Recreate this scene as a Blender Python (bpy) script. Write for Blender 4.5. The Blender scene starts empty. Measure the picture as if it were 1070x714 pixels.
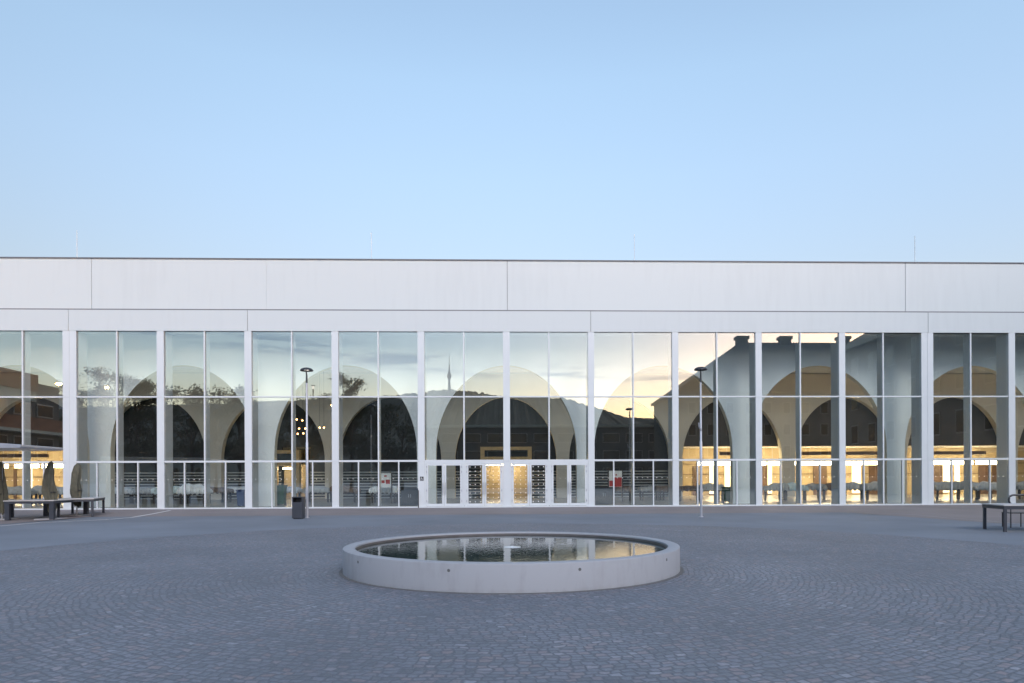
import bpy, bmesh, math, random
from mathutils import Vector, Matrix
random.seed(7)
R = math.radians
sc = bpy.context.scene
col = sc.collection
# ------------------------------------------------------------------ camera, sky, sun, exposure
CAM = Vector((0, -34.6, 1.5)); YAW = R(1.75); ROLL = R(.245); F = 713.0; PPX = 548.78; PPY = 501.9
cd = bpy.data.cameras.new('camera'); cam = bpy.data.objects.new('camera', cd); col.objects.link(cam)
sc.camera = cam
cd.sensor_fit = 'HORIZONTAL'; cd.sensor_width = 36; cd.lens = 36*F/1070
cd.shift_x = -(PPX-535)/1070; cd.shift_y = (PPY-357)/1070
cd.clip_start = .05; cd.clip_end = 6000
fw = Vector((math.sin(YAW), math.cos(YAW), 0)); rt = Vector((math.cos(YAW), -math.sin(YAW), 0)); up = Vector((0, 0, 1))
rc = rt*math.cos(ROLL)-up*math.sin(ROLL); uc = up*math.cos(ROLL)+rt*math.sin(ROLL)
m = Matrix((rc, uc, -fw)).transposed().to_4x4(); m.translation = CAM
cam.matrix_world = m

W = bpy.data.worlds.new('World'); sc.world = W; W.use_nodes = True
wn = W.node_tree.nodes; wl = W.node_tree.links
wn.clear()
SUN_ELEV = R(2.0); SUN_ROT = R(146)
def wnode(t, **k):
    n = wn.new(t)
    for a, b in k.items(): setattr(n, a, b)
    return n
wout = wnode('ShaderNodeOutputWorld'); bg = wnode('ShaderNodeBackground'); bg.inputs['Strength'].default_value = .15
sky = wnode('ShaderNodeTexSky', sky_type='NISHITA'); sky.sun_disc = False
sky.sun_elevation = SUN_ELEV; sky.sun_rotation = SUN_ROT; sky.air_density = 1.0; sky.dust_density = .6; sky.ozone_density = 1.5
tc = wnode('ShaderNodeTexCoord'); sep = wnode('ShaderNodeSeparateXYZ')
wl.new(tc.outputs['Generated'], sep.inputs[0])
# thin evening clouds low over the western hills (behind the camera)
mp = wnode('ShaderNodeMapping'); mp.inputs['Scale'].default_value = (3.2, 3.2, 26)
mp.inputs['Rotation'].default_value = (0, R(4), 0)
wl.new(tc.outputs['Generated'], mp.inputs[0])
cn = wnode('ShaderNodeTexNoise'); cn.inputs['Scale'].default_value = 2.1; cn.inputs['Detail'].default_value = 7; cn.inputs['Roughness'].default_value = .62
wl.new(mp.outputs[0], cn.inputs['Vector'])
def wmath(op, a, b=None):
    n = wnode('ShaderNodeMath', operation=op)
    for i, v in enumerate((a, b)):
        if v is None: continue
        if isinstance(v, (int, float)): n.inputs[i].default_value = v
        else: wl.new(v, n.inputs[i])
    return n.outputs[0]
def wramp(v, stops):
    n = wnode('ShaderNodeValToRGB'); wl.new(v, n.inputs[0]); cr = n.color_ramp
    while len(cr.elements) > 1: cr.elements.remove(cr.elements[-1])
    cr.elements[0].position, cr.elements[0].color = stops[0][0], (*stops[0][1], 1)
    for p, c in stops[1:]:
        e = cr.elements.new(p); e.color = (*c, 1)
    return n.outputs[0]
g = lambda v: (v, v, v)
tilt = wmath('ADD', sep.outputs['Z'], wmath('MULTIPLY', sep.outputs['X'], .075))
band = wramp(tilt, [(.143, g(0)), (.156, g(1)), (.166, g(1)), (.182, g(0))])
west = wramp(wmath('ADD', sep.outputs['Y'], .4), [(0, g(1)), (.5, g(0))])
cm = wramp(cn.outputs[0], [(.46, g(0)), (.56, g(.95))])
cf = wmath('MULTIPLY', wmath('MULTIPLY', band, west), cm)
cmix = wnode('ShaderNodeMixRGB', blend_type='MULTIPLY'); wl.new(cf, cmix.inputs[0]); wl.new(sky.outputs[0], cmix.inputs[1])
cmix.inputs[2].default_value = (.58, .62, .72, 1)
# evening haze evens out the eastern sky towards its horizon
ef = wramp(sep.outputs['Y'], [(0, g(0)), (.45, g(1))])
el = wramp(sep.outputs['Z'], [(0, (.47, .41, .48)), (.12, (.51, .455, .53)), (.25, (.63, .56, .64)), (.40, (.80, .74, .81)), (.5, (.88, .83, .88))])
xr_ = wmath('ADD', wmath('MULTIPLY', sep.outputs['X'], .66), 1.36)
vm = wnode('ShaderNodeVectorMath', operation='SCALE'); wl.new(el, vm.inputs[0]); wl.new(xr_, vm.inputs['Scale'])
wmix = wnode('ShaderNodeMixRGB', blend_type='MULTIPLY'); wl.new(west, wmix.inputs[0]); wl.new(cmix.outputs[0], wmix.inputs[1])
wl.new(wramp(sep.outputs['Z'], [(0, (.93, .79, .95)), (.10, (.88, .79, .97)), (.18, (.82, .78, .95)), (.3, (.80, .78, .98))]), wmix.inputs[2])
emix = wnode('ShaderNodeMixRGB', blend_type='MULTIPLY'); wl.new(ef, emix.inputs[0]); wsc = wnode('ShaderNodeVectorMath', operation='SCALE'); wl.new(wmix.outputs[0], wsc.inputs[0]); wl.new(wmath('ADD', wmath('MULTIPLY', west, 1.05), 1.0), wsc.inputs['Scale'])
wl.new(wsc.outputs[0], emix.inputs[1]); wl.new(vm.outputs[0], emix.inputs[2])
wl.new(emix.outputs[0], bg.inputs['Color']); wl.new(bg.outputs[0], wout.inputs[0])

sd = bpy.data.lights.new('sun', 'SUN'); sun = bpy.data.objects.new('sun', sd); col.objects.link(sun)
sd.energy = .37; sd.angle = R(28); sd.color = (1, .92, .82)
sdir = Vector((.25, -.80, .62))       # from the afterglow side of the sky, behind the camera
sun.rotation_euler = sdir.to_track_quat('Z', 'Y').to_euler()
sc.view_settings.view_transform = 'Standard'; sc.view_settings.look = 'None'; sc.view_settings.gamma = 1
sc.view_settings.exposure = 2.4
sc.cycles.max_bounces = 10; sc.cycles.transparent_max_bounces = 16; sc.cycles.glossy_bounces = 5
sc.cycles.sample_clamp_indirect = 6
sc.cycles.caustics_reflective = False

# ------------------------------------------------------------------ helpers
def ray(x, y): return fw + rc*((x-PPX)/F) + uc*((PPY-y)/F)
def aty(x, y, Y): r = ray(x, y); return CAM + r*((Y-CAM.y)/r.y)
def ground_z(x, y):
    if y < -6.5: return 0.0
    return .13*min(1, (y+6.5)/6.5)
def atg(x, y, dz=0):
    p = None; z = 0
    for _ in range(6):
        r = ray(x, y); p = CAM + r*((z+dz-CAM.z)/r.z); z = ground_z(p.x, p.y)
    return p
def SX(px, Y): return aty(px, 480, Y).x
class MB:
    def __init__(s): s.v = []; s.f = []; s.smooth = False
    def add(s, v, f):
        o = len(s.v); s.v += [tuple(p) for p in v]; s.f += [tuple(i+o for i in q) for q in f]; return s
    def box(s, x0, x1, y0, y1, z0, z1):
        v = [(x, y, z) for z in (z0, z1) for y in (y0, y1) for x in (x0, x1)]
        return s.add(v, [(0, 2, 3, 1), (4, 5, 7, 6), (0, 1, 5, 4), (2, 6, 7, 3), (0, 4, 6, 2), (1, 3, 7, 5)])
    def quad(s, a, b, c, d): return s.add([a, b, c, d], [(0, 1, 2, 3)])
    def prism(s, poly, ax, a, b):         # polygon (2D) extruded along axis ax from a to b
        n = len(poly)
        def P(p, t):
            if ax == 'y': return (p[0], t, p[1])
            if ax == 'x': return (t, p[0], p[1])
            return (p[0], p[1], t)
        v = [P(p, a) for p in poly]+[P(p, b) for p in poly]
        f = [tuple(range(n)), tuple(range(2*n-1, n-1, -1))]+[(i, i+n, (i+1) % n+n, (i+1) % n) for i in range(n)]
        return s.add(v, f)
    def lathe(s, prof, c=(0, 0, 0), n=24):   # profile [(r, z)]
        v = []; f = []
        for r, z in prof:
            for i in range(n):
                a = 2*math.pi*i/n; v.append((c[0]+r*math.cos(a), c[1]+r*math.sin(a), c[2]+z))
        for k in range(len(prof)-1):
            for i in range(n):
                j = (i+1) % n; f.append((k*n+i, k*n+j, (k+1)*n+j, (k+1)*n+i))
        if prof[0][0] > 1e-5: f.append(tuple(range(n-1, -1, -1)))
        if prof[-1][0] > 1e-5: f.append(tuple((len(prof)-1)*n+i for i in range(n)))
        return s.add(v, f)
    def tube(s, pts, r, n=8, r1=None, closed=False):
        pts = [Vector(p) for p in pts]; v = []; f = []; N = len(pts)
        for k, p in enumerate(pts):
            if closed: d = pts[(k+1) % N]-pts[k-1]
            else: d = pts[min(k+1, N-1)]-pts[max(k-1, 0)]
            d.normalize(); u = d.cross(Vector((0, 0, 1)) if abs(d.z) < .9 else Vector((1, 0, 0))).normalized(); w = d.cross(u)
            rr = r if r1 is None else r+(r1-r)*k/(N-1)
            for i in range(n):
                a = 2*math.pi*i/n; v.append(p+u*rr*math.cos(a)+w*rr*math.sin(a))
        for k in range(N if closed else N-1):
            k2 = (k+1) % N
            for i in range(n): f.append((k*n+i, k*n+(i+1) % n, k2*n+(i+1) % n, k2*n+i))
        if not closed: f += [tuple(range(n-1, -1, -1)), tuple((N-1)*n+i for i in range(n))]
        return s.add(v, f)
    def build(s, name, mat, parent=None, smooth=False, bevel=0, label=None):
        me = bpy.data.meshes.new(name); me.from_pydata(s.v, [], s.f); me.materials.append(mat)
        bm = bmesh.new(); bm.from_mesh(me); bmesh.ops.recalc_face_normals(bm, faces=bm.faces)
        if bevel: bmesh.ops.bevel(bm, geom=list(bm.edges), offset=bevel, segments=2, affect='EDGES', profile=.5)
        bm.to_mesh(me); bm.free()
        if smooth:
            me.polygons.foreach_set('use_smooth', [True]*len(me.polygons))
            try: me.set_sharp_from_angle(angle=R(40))
            except Exception: pass
        o = bpy.data.objects.new(name, me); col.objects.link(o)
        if parent:
            o.parent = parent
            if parent.type == 'MESH': pass
        if label: o['label'] = label
        return o
def tag(o, label=None, cat=None, group=None, kind=None):
    if label: o['label'] = label
    if cat: o['category'] = cat
    if group: o['group'] = group
    if kind: o['kind'] = kind
    return o
def empty(name, loc, label, cat, group=None, rz=0):
    o = bpy.data.objects.new(name, None); col.objects.link(o); o.location = loc; o.rotation_euler.z = rz
    o.empty_display_size = .2
    return tag(o, label, cat, group)
def copy_tree(o, parent=None):
    c = o.copy(); col.objects.link(c); c.parent = parent
    for ch in [q for q in bpy.data.objects if q.parent == o]: copy_tree(ch, c)
    return c

# ------------------------------------------------------------------ materials
def newmat(name):
    mt = bpy.data.materials.new(name); mt.use_nodes = True
    return mt, mt.node_tree.nodes, mt.node_tree.links, mt.node_tree.nodes['Principled BSDF']
def surf(name, c, rough=.6, var=.08, scale=3, metal=0, bump=0, bscale=60, c2=None, spec=.5):
    mt, n, l, p = newmat(name)
    p.inputs['Roughness'].default_value = rough; p.inputs['Metallic'].default_value = metal
    p.inputs['Specular IOR Level'].default_value = spec
    t = n.new('ShaderNodeTexCoord'); no = n.new('ShaderNodeTexNoise'); no.inputs['Scale'].default_value = scale; no.inputs['Detail'].default_value = 6
    l.new(t.outputs['Object'], no.inputs['Vector'])
    r = n.new('ShaderNodeValToRGB'); l.new(no.outputs[0], r.inputs[0]); r.color_ramp.elements[0].position = .3; r.color_ramp.elements[1].position = .7
    a = c2 if c2 else tuple(x*(1-var) for x in c); b = c if c2 else tuple(min(1, x*(1+var)) for x in c)
    r.color_ramp.elements[0].color = (*a, 1); r.color_ramp.elements[1].color = (*b, 1)
    l.new(r.outputs[0], p.inputs['Base Color'])
    if bump:
        n2 = n.new('ShaderNodeTexNoise'); n2.inputs['Scale'].default_value = bscale; n2.inputs['Detail'].default_value = 4
        l.new(t.outputs['Object'], n2.inputs['Vector'])
        bn = n.new('ShaderNodeBump'); bn.inputs['Strength'].default_value = bump; bn.inputs['Distance'].default_value = .02
        l.new(n2.outputs[0], bn.inputs['Height']); l.new(bn.outputs[0], p.inputs['Normal'])
    return mt
def emit(name, c, s):
    mt, n, l, p = newmat(name)
    p.inputs['Base Color'].default_value = (*c, 1); p.inputs['Emission Color'].default_value = (*c, 1); p.inputs['Emission Strength'].default_value = s
    return mt
def glassmat(name, tint, refl):
    mt, n, l, p = newmat(name); n.remove(p); out = n['Material Output']
    tr = n.new('ShaderNodeBsdfTransparent'); tr.inputs[0].default_value = (*tint, 1)
    gl = n.new('ShaderNodeBsdfGlossy'); gl.inputs['Roughness'].default_value = 0; gl.inputs[0].default_value = (.95, 1, .98, 1)
    lw = n.new('ShaderNodeLayerWeight'); lw.inputs[0].default_value = .25
    mx = n.new('ShaderNodeMath'); mx.operation = 'MULTIPLY_ADD'; mx.inputs[1].default_value = .6; mx.inputs[2].default_value = refl
    l.new(lw.outputs['Fresnel'], mx.inputs[0]); mx.use_clamp = True
    # very slight waviness of the float glass
    t = n.new('ShaderNodeTexCoord'); no = n.new('ShaderNodeTexNoise'); no.inputs['Scale'].default_value = .7; no.inputs['Detail'].default_value = 1
    l.new(t.outputs['Object'], no.inputs['Vector'])
    bn = n.new('ShaderNodeBump'); bn.inputs['Strength'].default_value = .002; bn.inputs['Distance'].default_value = .02
    l.new(no.outputs[0], bn.inputs['Height']); l.new(bn.outputs[0], gl.inputs['Normal'])
    ms = n.new('ShaderNodeMixShader'); l.new(mx.outputs[0], ms.inputs[0]); l.new(tr.outputs[0], ms.inputs[1]); l.new(gl.outputs[0], ms.inputs[2])
    l.new(ms.outputs[0], out.inputs[0])
    return mt
M = {}
def cladding(name, c):
    mt, n, l, p = newmat(name); p.inputs['Roughness'].default_value = .45
    t = n.new('ShaderNodeTexCoord'); mp = n.new('ShaderNodeMapping'); mp.inputs['Scale'].default_value = (1.6, 1, .18); l.new(t.outputs['Object'], mp.inputs[0])
    a = n.new('ShaderNodeTexNoise'); a.inputs['Scale'].default_value = 2.2; a.inputs['Detail'].default_value = 8; l.new(mp.outputs[0], a.inputs['Vector'])
    b = n.new('ShaderNodeTexNoise'); b.inputs['Scale'].default_value = .12; b.inputs['Detail'].default_value = 3; l.new(t.outputs['Object'], b.inputs['Vector'])
    ad = n.new('ShaderNodeMath'); ad.operation = 'ADD'; l.new(a.outputs[0], ad.inputs[0]); l.new(b.outputs[0], ad.inputs[1])
    r = n.new('ShaderNodeValToRGB'); l.new(ad.outputs[0], r.inputs[0]); r.color_ramp.elements[0].position = .75; r.color_ramp.elements[1].position = 1.2
    r.color_ramp.elements[0].color = (*[x*.98 for x in c], 1); r.color_ramp.elements[1].color = (*[x*1.01 for x in c], 1); l.new(r.outputs[0], p.inputs['Base Color'])
    return mt
M['clad'] = cladding('pale_cladding', (.585, .62, .615))
M['clad_low'] = cladding('pale_cladding_lower', (.565, .60, .60))
M['dark_gap'] = surf('dark_flashing', (.14, .14, .15), .5)
M['frame'] = surf('white_metal', (.62, .65, .66), .35, .02, 2)
M['glass'] = glassmat('facade_glass', (.975, 1, .995), .115)
M['plaster_f'] = surf('front_arcade_plaster', (.91, .94, .93), .85, .03, .8)
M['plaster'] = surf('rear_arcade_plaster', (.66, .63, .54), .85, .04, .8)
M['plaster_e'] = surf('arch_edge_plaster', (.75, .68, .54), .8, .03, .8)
M['dark_wall'] = surf('dark_brown_panel', (.045, .036, .03), .6, .2, 1.5)
M['dark_cool'] = surf('dark_slate_panel', (.024, .026, .031), .6, .2, 1.5)
M['ceil'] = surf('hall_ceiling', (.8, .79, .76), .8)
M['hfloor'] = surf('hall_floor', (.34, .33, .30), .25, .12, 1.2)
M['beige'] = surf('beige_wall', (.46, .36, .22), .7, .08, .7)
M['wood'] = surf('light_wood', (.62, .42, .19), .5, .15, 3)
M['brown'] = surf('brown_door', (.12, .07, .045), .5, .2, 2)
M['light_w'] = emit('warm_strip_light', (1, .78, .46), 9.5)
M['flood'] = emit('warm_flood', (1, .60, .28), 42)
M['litdoor'] = emit('lit_doorway', (1, .80, .50), .4)
M['lampglow'] = emit('street_lamp_glow', (1, .5, .18), 25)
M['whiteglow'] = emit('white_lamp_glow', (1, .9, .8), .6)
M['pend'] = emit('pendant_glow', (1, .42, .15), 4)
M['steel'] = surf('galvanised_steel', (.48, .49, .53), .35, .06, 4, metal=.6)
M['black'] = surf('black_steel', (.025, .027, .032), .45, .15, 5)
M['anth'] = surf('anthracite_steel', (.034, .039, .05), .5, .12, 4)
M['cloth_g'] = surf('grey_cloth', (.48, .49, .49), .9, .12, 5)
M['cloth_w'] = surf('white_cloth', (.82, .85, .86), .9, .08, 5)
M['cloth_b'] = surf('pale_blue_cloth', (.60, .72, .74), .9, .1, 5)
M['cloth_n'] = surf('brown_cloth', (.22, .17, .14), .9, .12, 5)
M['trestle'] = surf('dark_trestle', (.04, .035, .035), .6)
M['green'] = surf('green_plastic', (.03, .10, .045), .45)
M['blue'] = surf('blue_plastic', (.025, .05, .14), .45)
M['olive'] = surf('olive_parasol_fabric', (.11, .105, .075), .95, .2, 6, bump=.3, bscale=30)
M['tabletop'] = surf('weathered_tabletop', (.50, .48, .46), .5, .1, 5)
M['concrete'] = surf('fountain_concrete', (.56, .53, .52), .75, .06, 2.5, bump=.12, bscale=90)
M['concrete_d'] = surf('base_concrete', (.33, .33, .34), .85, .1, 3)
M['hole_and_shade'] = surf('anchor_hole', (.12, .12, .12), .9)
M['bark'] = surf('bark', (.06, .045, .035), .9)
M['leaf'] = surf('leaves', (.035, .05, .022), .8, .3, 2)
M['hill'] = surf('wooded_hill', (.035, .045, .035), .95, .3, .02)
M['towerc'] = surf('tower_concrete', (.25, .26, .27), .8)
M['render_t'] = surf('old_render', (.20, .185, .165), .85, .1, .5)
M['render_g'] = surf('grey_render', (.10, .10, .10), .85, .1, .5)
M['pale_band'] = surf('pale_concrete_band', (.42, .43, .38), .8)
M['brickb'] = surf('brick_band', (.22, .10, .06), .85, .15, 2)
M['roof'] = surf('dark_tiles', (.055, .05, .05), .85, .2, 2, bump=.3, bscale=6)
M['wind'] = surf('dark_window', (.03, .035, .04), .15)
M['winf'] = surf('window_frame_paint', (.35, .34, .32), .6)
M['red'] = surf('red_paper', (.45, .05, .05), .7)
M['paper'] = surf('white_paper', (.8, .8, .78), .7)
M['dot'] = surf('white_sticker', (.85, .85, .83), .6)
M['whiteline'] = surf('white_kerb_line', (.62, .61, .60), .7, .12, 6)
M['shutter'] = surf('grey_shutter', (.46, .48, .47), .55, .06, 2)

def asphalt(name, c, var, rough=.75):
    mt, n, l, p = newmat(name); t = n.new('ShaderNodeTexCoord')
    a = n.new('ShaderNodeTexNoise'); a.inputs['Scale'].default_value = .22; a.inputs['Detail'].default_value = 6; a.inputs['Roughness'].default_value = .6
    b = n.new('ShaderNodeTexNoise'); b.inputs['Scale'].default_value = 45; b.inputs['Detail'].default_value = 3
    l.new(t.outputs['Object'], a.inputs['Vector']); l.new(t.outputs['Object'], b.inputs['Vector'])
    m1 = n.new('ShaderNodeMath'); m1.operation = 'MULTIPLY_ADD'; m1.inputs[1].default_value = .35; l.new(b.outputs[0], m1.inputs[0]); l.new(a.outputs[0], m1.inputs[2])
    r = n.new('ShaderNodeValToRGB'); l.new(m1.outputs[0], r.inputs[0]); r.color_ramp.elements[0].position = .45; r.color_ramp.elements[1].position = .9
    r.color_ramp.elements[0].color = (*[x*(1-var) for x in c], 1); r.color_ramp.elements[1].color = (*[x*(1+var) for x in c], 1)
    l.new(r.outputs[0], p.inputs['Base Color']); p.inputs['Roughness'].default_value = rough
    bn = n.new('ShaderNodeBump'); bn.inputs['Strength'].default_value = .25; bn.inputs['Distance'].default_value = .01
    l.new(b.outputs[0], bn.inputs['Height']); l.new(bn.outputs[0], p.inputs['Normal'])
    return mt
M['asphalt'] = asphalt('grey_asphalt', (.16, .18, .21), .20)
M['asphalt_b'] = asphalt('brown_asphalt', (.205, .18, .18), .18)

def cobbles():
    mt, n, l, p = newmat('granite_setts')
    def mth(op, a, b=None, c=None):
        q = n.new('ShaderNodeMath'); q.operation = op
        for i, v in enumerate((a, b, c)):
            if v is None: continue
            if isinstance(v, (int, float)): q.inputs[i].default_value = v
            else: l.new(v, q.inputs[i])
        return q.outputs[0]
    t = n.new('ShaderNodeTexCoord')
    dn = n.new('ShaderNodeTexNoise'); dn.inputs['Scale'].default_value = 5; dn.inputs['Detail'].default_value = 3
    l.new(t.outputs['Object'], dn.inputs['Vector'])
    dv = n.new('ShaderNodeVectorMath'); dv.operation = 'MULTIPLY_ADD'; dv.inputs[1].default_value = (.16, .16, 0); 
    l.new(dn.outputs['Color'], dv.inputs[0]); l.new(t.outputs['Object'], dv.inputs[2])
    dn2 = n.new('ShaderNodeTexNoise'); dn2.inputs['Scale'].default_value = .8; dn2.inputs['Detail'].default_value = 2
    l.new(t.outputs['Object'], dn2.inputs['Vector'])
    dv2 = n.new('ShaderNodeVectorMath'); dv2.operation = 'MULTIPLY_ADD'; dv2.inputs[1].default_value = (.12, .12, 0)
    l.new(dn2.outputs['Color'], dv2.inputs[0]); l.new(dv.outputs[0], dv2.inputs[2])
    s = n.new('ShaderNodeSeparateXYZ'); l.new(dv2.outputs[0], s.inputs[0])
    x, y = s.outputs[0], s.outputs[1]
    r = mth('SQRT', mth('ADD', mth('MULTIPLY', x, x), mth('MULTIPLY', y, y)))
    th = mth('ARCTAN2', y, x)
    rh = mth('DIVIDE', r, .088); ring = mth('FLOOR', rh); fr = mth('FRACT', rh)
    wn1 = n.new('ShaderNodeTexWhiteNoise'); wn1.noise_dimensions = '1D'; l.new(ring, wn1.inputs['W'])
    cnt = mth('ROUND', mth('MULTIPLY', mth('ADD', ring, .5), .088/.105))      # stones per radian of each ring
    uu = mth('ADD', mth('MULTIPLY', th, cnt), wn1.outputs['Value']); st = mth('FLOOR', uu); fu = mth('FRACT', uu)
    cv = n.new('ShaderNodeCombineXYZ'); l.new(st, cv.inputs[0]); l.new(ring, cv.inputs[1])
    wn2 = n.new('ShaderNodeTexWhiteNoise'); wn2.noise_dimensions = '2D'; l.new(cv.outputs[0], wn2.inputs['Vector'])
    # joint distance
    du = mth('MINIMUM', fu, mth('SUBTRACT', 1, fu)); dr = mth('MINIMUM', fr, mth('SUBTRACT', 1, fr))
    dd = mth('MINIMUM', mth('MULTIPLY', du, .105), mth('MULTIPLY', dr, .088))
    top = n.new('ShaderNodeMapRange'); top.interpolation_type = 'SMOOTHSTEP'; l.new(dd, top.inputs[0]); top.inputs[1].default_value = .002; top.inputs[2].default_value = .019
    ramp = n.new('ShaderNodeValToRGB'); l.new(wn2.outputs['Value'], ramp.inputs[0]); cr = ramp.color_ramp
    cr.elements[0].color = (.125, .135, .155, 1); cr.elements[1].color = (.235, .25, .285, 1)
    for pp, cc in ((.35, (.155, .17, .195)), (.7, (.17, .18, .21)), (.93, (.20, .175, .185))):
        e = cr.elements.new(pp); e.color = (*cc, 1)
    big = n.new('ShaderNodeTexNoise'); big.inputs['Scale'].default_value = .35; big.inputs['Detail'].default_value = 5; l.new(t.outputs['Object'], big.inputs['Vector'])
    fine = n.new('ShaderNodeTexNoise'); fine.inputs['Scale'].default_value = 40; fine.inputs['Detail'].default_value = 5; l.new(t.outputs['Object'], fine.inputs['Vector'])
    k = mth('ADD', mth('MULTIPLY', big.outputs[0], 1.0), mth('MULTIPLY', fine.outputs[0], .7))
    k = mth('ADD', k, .16)
    c1 = n.new('ShaderNodeVectorMath'); c1.operation = 'SCALE'; l.new(ramp.outputs[0], c1.inputs[0]); l.new(k, c1.inputs['Scale'])
    mx = n.new('ShaderNodeMixRGB'); mx.inputs[1].default_value = (.105, .115, .135, 1); l.new(top.outputs[0], mx.inputs[0]); l.new(c1.outputs[0], mx.inputs[2])
    l.new(mx.outputs[0], p.inputs['Base Color']); p.inputs['Roughness'].default_value = .62
    # relief: rounded tops, each stone tilted / set at its own height
    h = mth('ADD', mth('MULTIPLY', top.outputs[0], .016), mth('MULTIPLY', wn2.outputs['Value'], .007))
    h = mth('ADD', h, mth('MULTIPLY', fine.outputs[0], .008))
    bn = n.new('ShaderNodeBump'); bn.inputs['Strength'].default_value = .45; bn.inputs['Distance'].default_value = 1
    l.new(h, bn.inputs['Height']); l.new(bn.outputs[0], p.inputs['Normal'])
    return mt
M['cobble'] = cobbles()
def watermat():
    mt, n, l, p = newmat('pool_water')
    p.inputs['Base Color'].default_value = (.012, .03, .028, 1); p.inputs['Roughness'].default_value = .02; p.inputs['IOR'].default_value = 1.33
    t = n.new('ShaderNodeTexCoord'); no = n.new('ShaderNodeTexNoise'); no.inputs['Scale'].default_value = 9; no.inputs['Detail'].default_value = 3
    l.new(t.outputs['Object'], no.inputs['Vector'])
    bn = n.new('ShaderNodeBump'); bn.inputs['Strength'].default_value = .2; bn.inputs['Distance'].default_value = .006
    l.new(no.outputs[0], bn.inputs['Height']); l.new(bn.outputs[0], p.inputs['Normal'])
    return mt
M['water'] = watermat()

# ------------------------------------------------------------------ ground
gb = MB()
xs = [-3000, -300, -60, 60, 300, 3000]; ys = [-3000, -300, -60, -30, -6.5, 0, 45, 300, 3000]
V = [(x, y, ground_z(x, y)) for y in ys for x in xs]
nx = len(xs)
gb.add(V, [(j*nx+i, j*nx+i+1, (j+1)*nx+i+1, (j+1)*nx+i) for j in range(len(ys)-1) for i in range(nx-1)])
tag(gb.build('ground', M['asphalt']), kind='structure')
# brown asphalt apron along the hall, bounded by the pale line on the left and a seam on the right
lp = [atg(x, y) for x, y in ((0, 550), (43, 546.3), (86, 544.6), (116, 543), (138, 541), (159, 537.3), (178, 533.6))]
ap = MB()
def strip(poly, mb, dz):
    # triangulated cross strips: poly = list of (x, yfront) ; fills up to y=-.03
    pts = []
    for (x0, y0), (x1, y1) in zip(poly[:-1], poly[1:]):
        cols = []
        for x, yf in ((x0, y0), (x1, y1)):
            yy = [yf]+([-6.5] if yf < -6.5 else [])+[-.13]
            if len(yy) == 2: yy = [yf, (yf-.13)/2, -.13]
            cols.append([(x, q, ground_z(x, q)+dz) for q in yy])
        a, b = cols
        for k in range(2): mb.quad(a[k], b[k], b[k+1], a[k+1])
left = [(-60, -11), (-30, -11)]+[(p.x, p.y) for p in sorted(lp, key=lambda q: q.x) if True]
# build apron as three simple pieces
edge = [(-60, -10.5), (-18.0, -10.5), (-17.6, -5.2), (15.0, -5.2), (15.6, -7.5), (16.4, -12.5), (60, -13.5)]
strip(edge, ap, .004)
tag(ap.build('pavement', M['asphalt_b']), kind='structure')
ln = MB()
ext = [lp[0]+(lp[0]-lp[1])*1.2]+lp
for a, b in zip(ext[:-1], ext[1:]):
    d = (b-a).normalized(); s_ = Vector((-d.y, d.x, 0))*.07
    A = [Vector(q) for q in (a-s_, b-s_, b+s_, a+s_)]
    ln.quad(*[(q.x, q.y, ground_z(q.x, q.y)+.009) for q in A])
tag(ln.build('kerb_line', M['whiteline']), kind='structure')
ln = MB()
rp = [atg(x, y) for x, y in ((905, 536.4), (939, 537), (969, 539.5), (990, 541.5), (1030, 544.4), (1075, 549))]
for a, b in zip(rp[:-1], rp[1:]):
    d = (b-a).normalized(); s_ = Vector((-d.y, d.x, 0))*.035
    ln.quad(*[(q.x, q.y, ground_z(q.x, q.y)+.009) for q in (a-s_, b-s_, b+s_, a+s_)])
tag(ln.build('paving_seam', M['concrete_d']), kind='structure')
FC = Vector((.13, -22.77, 0))
cb = MB(); N = 180; rr = [2.6, 11.7]
for i in range(N):
    a0, a1 = 2*math.pi*i/N, 2*math.pi*(i+1)/N
    P = lambda r, a: (r*math.cos(a), r*math.sin(a), .005)
    cb.quad(P(rr[0], a0), P(rr[1], a0), P(rr[1], a1), P(rr[0], a1))
o = tag(cb.build('cobbled_plaza', M['cobble']), kind='structure'); o.location = FC
# ------------------------------------------------------------------ market hall
hall = empty('market_hall', (0, 0, 0), 'long white market hall with tall glass front and round arches inside', 'building')
CX = .13
piers = [(-47.7, .34), (-43.35, .34), (-39.0, .34), (-34.7, .34), (-30.35, .34), (-26.0, .34), (-21.56, .66), (-17.12, .35), (-12.80, .35), (-8.48, .34), (-4.18, .34), (.13, .34), (4.43, .32), (8.74, .32), (13.04, .32), (17.38, .32), (21.84, .62), (26.3, .34), (30.65, .34), (35.0, .34), (39.3, .34), (43.6, .34), (48.0, .34)]
Z0, ZT = .12, 9.02
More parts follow.
